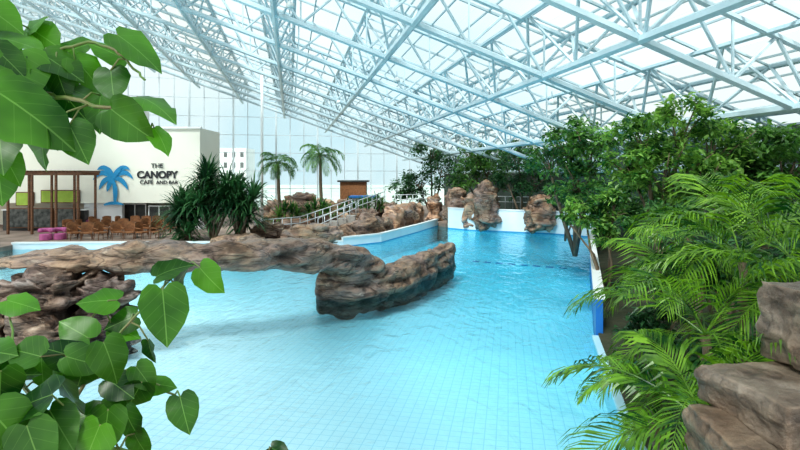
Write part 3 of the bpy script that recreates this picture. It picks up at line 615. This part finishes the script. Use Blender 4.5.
for D_,us in ((41.5,(72,84,96,108,120,132,144,156,168)),(38.9,(76,89,102,115,128,141,154)),(44.2,(95,107,119,131,143,155,167))):
    for u in us: spots.append((P(u,200,D_).x,D_+(u-100)*.01+R(-.25,.25)))
ch.location=(spots[0][0],spots[0][1],.3); ch.rotation_euler=(0,0,.9); ch.scale=(1.15,)*3
for i,(x,y) in enumerate(spots[1:]): clone(ch,(x,y,.3),.9+R(-.7,.7))
def table():
    e=empty('cafe_table',(0,0,0),'round dark cafe table on a single pedestal','table','cafe tables')
    s=MB(); s.tube([(0,0,.72),(0,0,.77)],.42,20); s.obj('table_top',M['timber'],(0,0,0),e)
    s=MB(); s.tube([(0,0,0.02),(0,0,.72)],.04,8); s.obj('pedestal',M['dark'],(0,0,0),e)
    s=MB(); s.tube([(0,0,0),(0,0,.03)],.25,16); s.obj('foot',M['dark'],(0,0,0),e); return e
tb=table(); tb.location=(P(78,200,40.2).x,40.2,.3)
for u in(108,137,160): clone(tb,(P(u,200,40.2).x,40.2,.3),0)
def tub(u,D,sc):
    p=P(u,200,D); p.z=.3; e=empty('tub_chair',p,'pink upholstered rounded tub chair on the cafe deck','chair','pink tub chairs')
    s=MB(); s.tube([(p.x,p.y,.3),(p.x,p.y,.3+.45*sc)],.42*sc,18); bevel(s.obj('seat',M['pink'],p,e),.05)
    s=MB(); pts=[(p.x+math.cos(t)*.4*sc,p.y+math.sin(t)*.4*sc,.3+.7*sc) for t in [ -0.3+i*.37 for i in range(11)]]; s.tube(pts,.16*sc,8); s.obj('backrest',M['pink'],p,e,True)
tub(46,38.5,1.0); tub(60,38.9,1.0); tub(90,45.4,1.1)
p=P(262,215,50); e=empty('steel_column',(p.x,p.y,.3),'slender white steel column rising to the roof','column')
b_=B.dot(Vector((p.x,p.y,0))); zt=Z0-SL*b_-2
MB().tube([(p.x,p.y,.3),(p.x,p.y,zt)],.13,12).obj('shaft',M['white'],(p.x,p.y,.3),e,True)
MB().box((p.x,p.y,.36),(.6,.6,.12)).obj('base_plate',M['steel'],(p.x,p.y,.3),e)
def railing(p0,p1,n,h=1.1,label='pale tubular metal handrail beside steps'):
    p0=Vector(p0);p1=Vector(p1); e=empty('railing',p0,label,'railing','pale metal railings')
    s=MB()
    for z in(h,h*.55): s.tube([p0+Vector((0,0,z)),p1+Vector((0,0,z))],.04,6)
    s.obj('rail',M['chrome'],p0,e,True)
    for i in range(n+1):
        q=p0.lerp(p1,i/n); s=MB(); s.tube([q,q+Vector((0,0,h))],.035,6); s.obj('post',M['chrome'],p0,e,True)
def G(u,D,z): q=P(u,200,D); return (q.x,D,z)
railing(G(255,41,.4),G(300,42,.6),5); railing(G(300,42,.6),G(352,43.5,1.9),7); railing(G(318,40.5,.6),G(356,42,1.8),6); railing(G(358,48,1.6),G(385,52,2.3),6); railing(G(395,56,1.8),G(430,58,1.8),6)
railing(G(498,50,1.9),G(560,47,1.9),8,label='pale tubular metal handrail on top of the end wall')
e=empty('deck_steps',G(320,42,.3),'pale stone steps climbing between the rocks','steps')
for i in range(7):
    q=G(300+i*8.5,42.3+i*.3,0); h=.15+i*.2; MB().box((q[0],q[1],.3+h/2),(.72,1.3,h)).obj('step',M['paving'],G(320,42,.3),e)
def hut(u0,u1,v0,v1,D,mat,label):
    a=P(u0,v1,D);b=P(u1,v0,D); c=((a.x+b.x)/2,D,.3); e=empty('kiosk',c,label,'kiosk','deck kiosks')
    m=MB(); m.box((c[0],D+1,(.3+b.z)/2),(b.x-a.x,2,b.z-.3)); m.obj('body',M[mat],c,e)
    m=MB(); m.box((c[0],D+1,b.z+.1),(b.x-a.x+.6,2.6,.2)); m.obj('roof',M['dark' if mat!='white' else 'blue'],c,e)
    m=MB(); m.box((c[0],D-.02,1.4),((b.x-a.x)*.4,.06,2.2)); m.obj('door',M['dark'],c,e)
hut(340,366,182,200,65,'wicker','orange-brown timber kiosk on the far deck'); hut(352,376,198,212,57,'white','small white kiosk with a flat blue roof')
c=P(225,178,100); e=empty('apartment_block',(c.x,c.y,-2.4),'white concrete block seen through the facade glass','building')
a=P(205,190,100);b=P(246,148,100)
MB().box(((a.x+b.x)/2,103,(b.z-2.4)/2),(b.x-a.x,6,b.z+2.4)).obj('body',M['white'],(c.x,c.y,-2.4),e)
m=MB()
for i in range(5):
    for j in range(3): m.box((a.x+(b.x-a.x)*(i+.5)/5,99.98,b.z-1.2-j*2),(.6,.06,1.0))
m.obj('windows',M['dark'],(c.x,c.y,-2.4),e)
# ---------------------------------------------------------------- lights, world, camera
w=bpy.data.worlds.new('World'); bpy.context.scene.world=w; w.use_nodes=True; nt=w.node_tree; nt.nodes.clear(); L=nt.links
o=N(nt,'ShaderNodeOutputWorld'); bg=N(nt,'ShaderNodeBackground'); bg.inputs[1].default_value=1.35
tc=N(nt,'ShaderNodeTexCoord'); n=N(nt,'ShaderNodeTexNoise'); n.inputs['Scale'].default_value=2.2; n.inputs['Detail'].default_value=5
L.new(tc.outputs['Generated'],n.inputs['Vector']); r=ramp(nt,[(0.38,(0.66,0.84,0.92)),(0.55,(0.93,0.97,0.99)),(0.75,(1.0,0.99,0.96))]); L.new(n.outputs['Fac'],r.inputs[0]); L.new(r.outputs[0],bg.inputs[0]); L.new(bg.outputs[0],o.inputs[0])
s=bpy.data.lights.new('sun','SUN'); s.energy=9.0; s.angle=math.radians(14); s.color=(1,0.97,0.92); so=bpy.data.objects.new('sun',s); col.objects.link(so); so.rotation_euler=(math.radians(34),math.radians(-22),0)
cam=bpy.data.cameras.new('camera'); cam.lens=24*(F/533.33); cam.sensor_width=36; cam.shift_y=-(225-V0)/800; cam.clip_end=600; cam.clip_start=.05
co=bpy.data.objects.new('camera',cam); co.location=(0,0,H); co.rotation_euler=(math.pi/2,0,0); col.objects.link(co); bpy.context.scene.camera=co
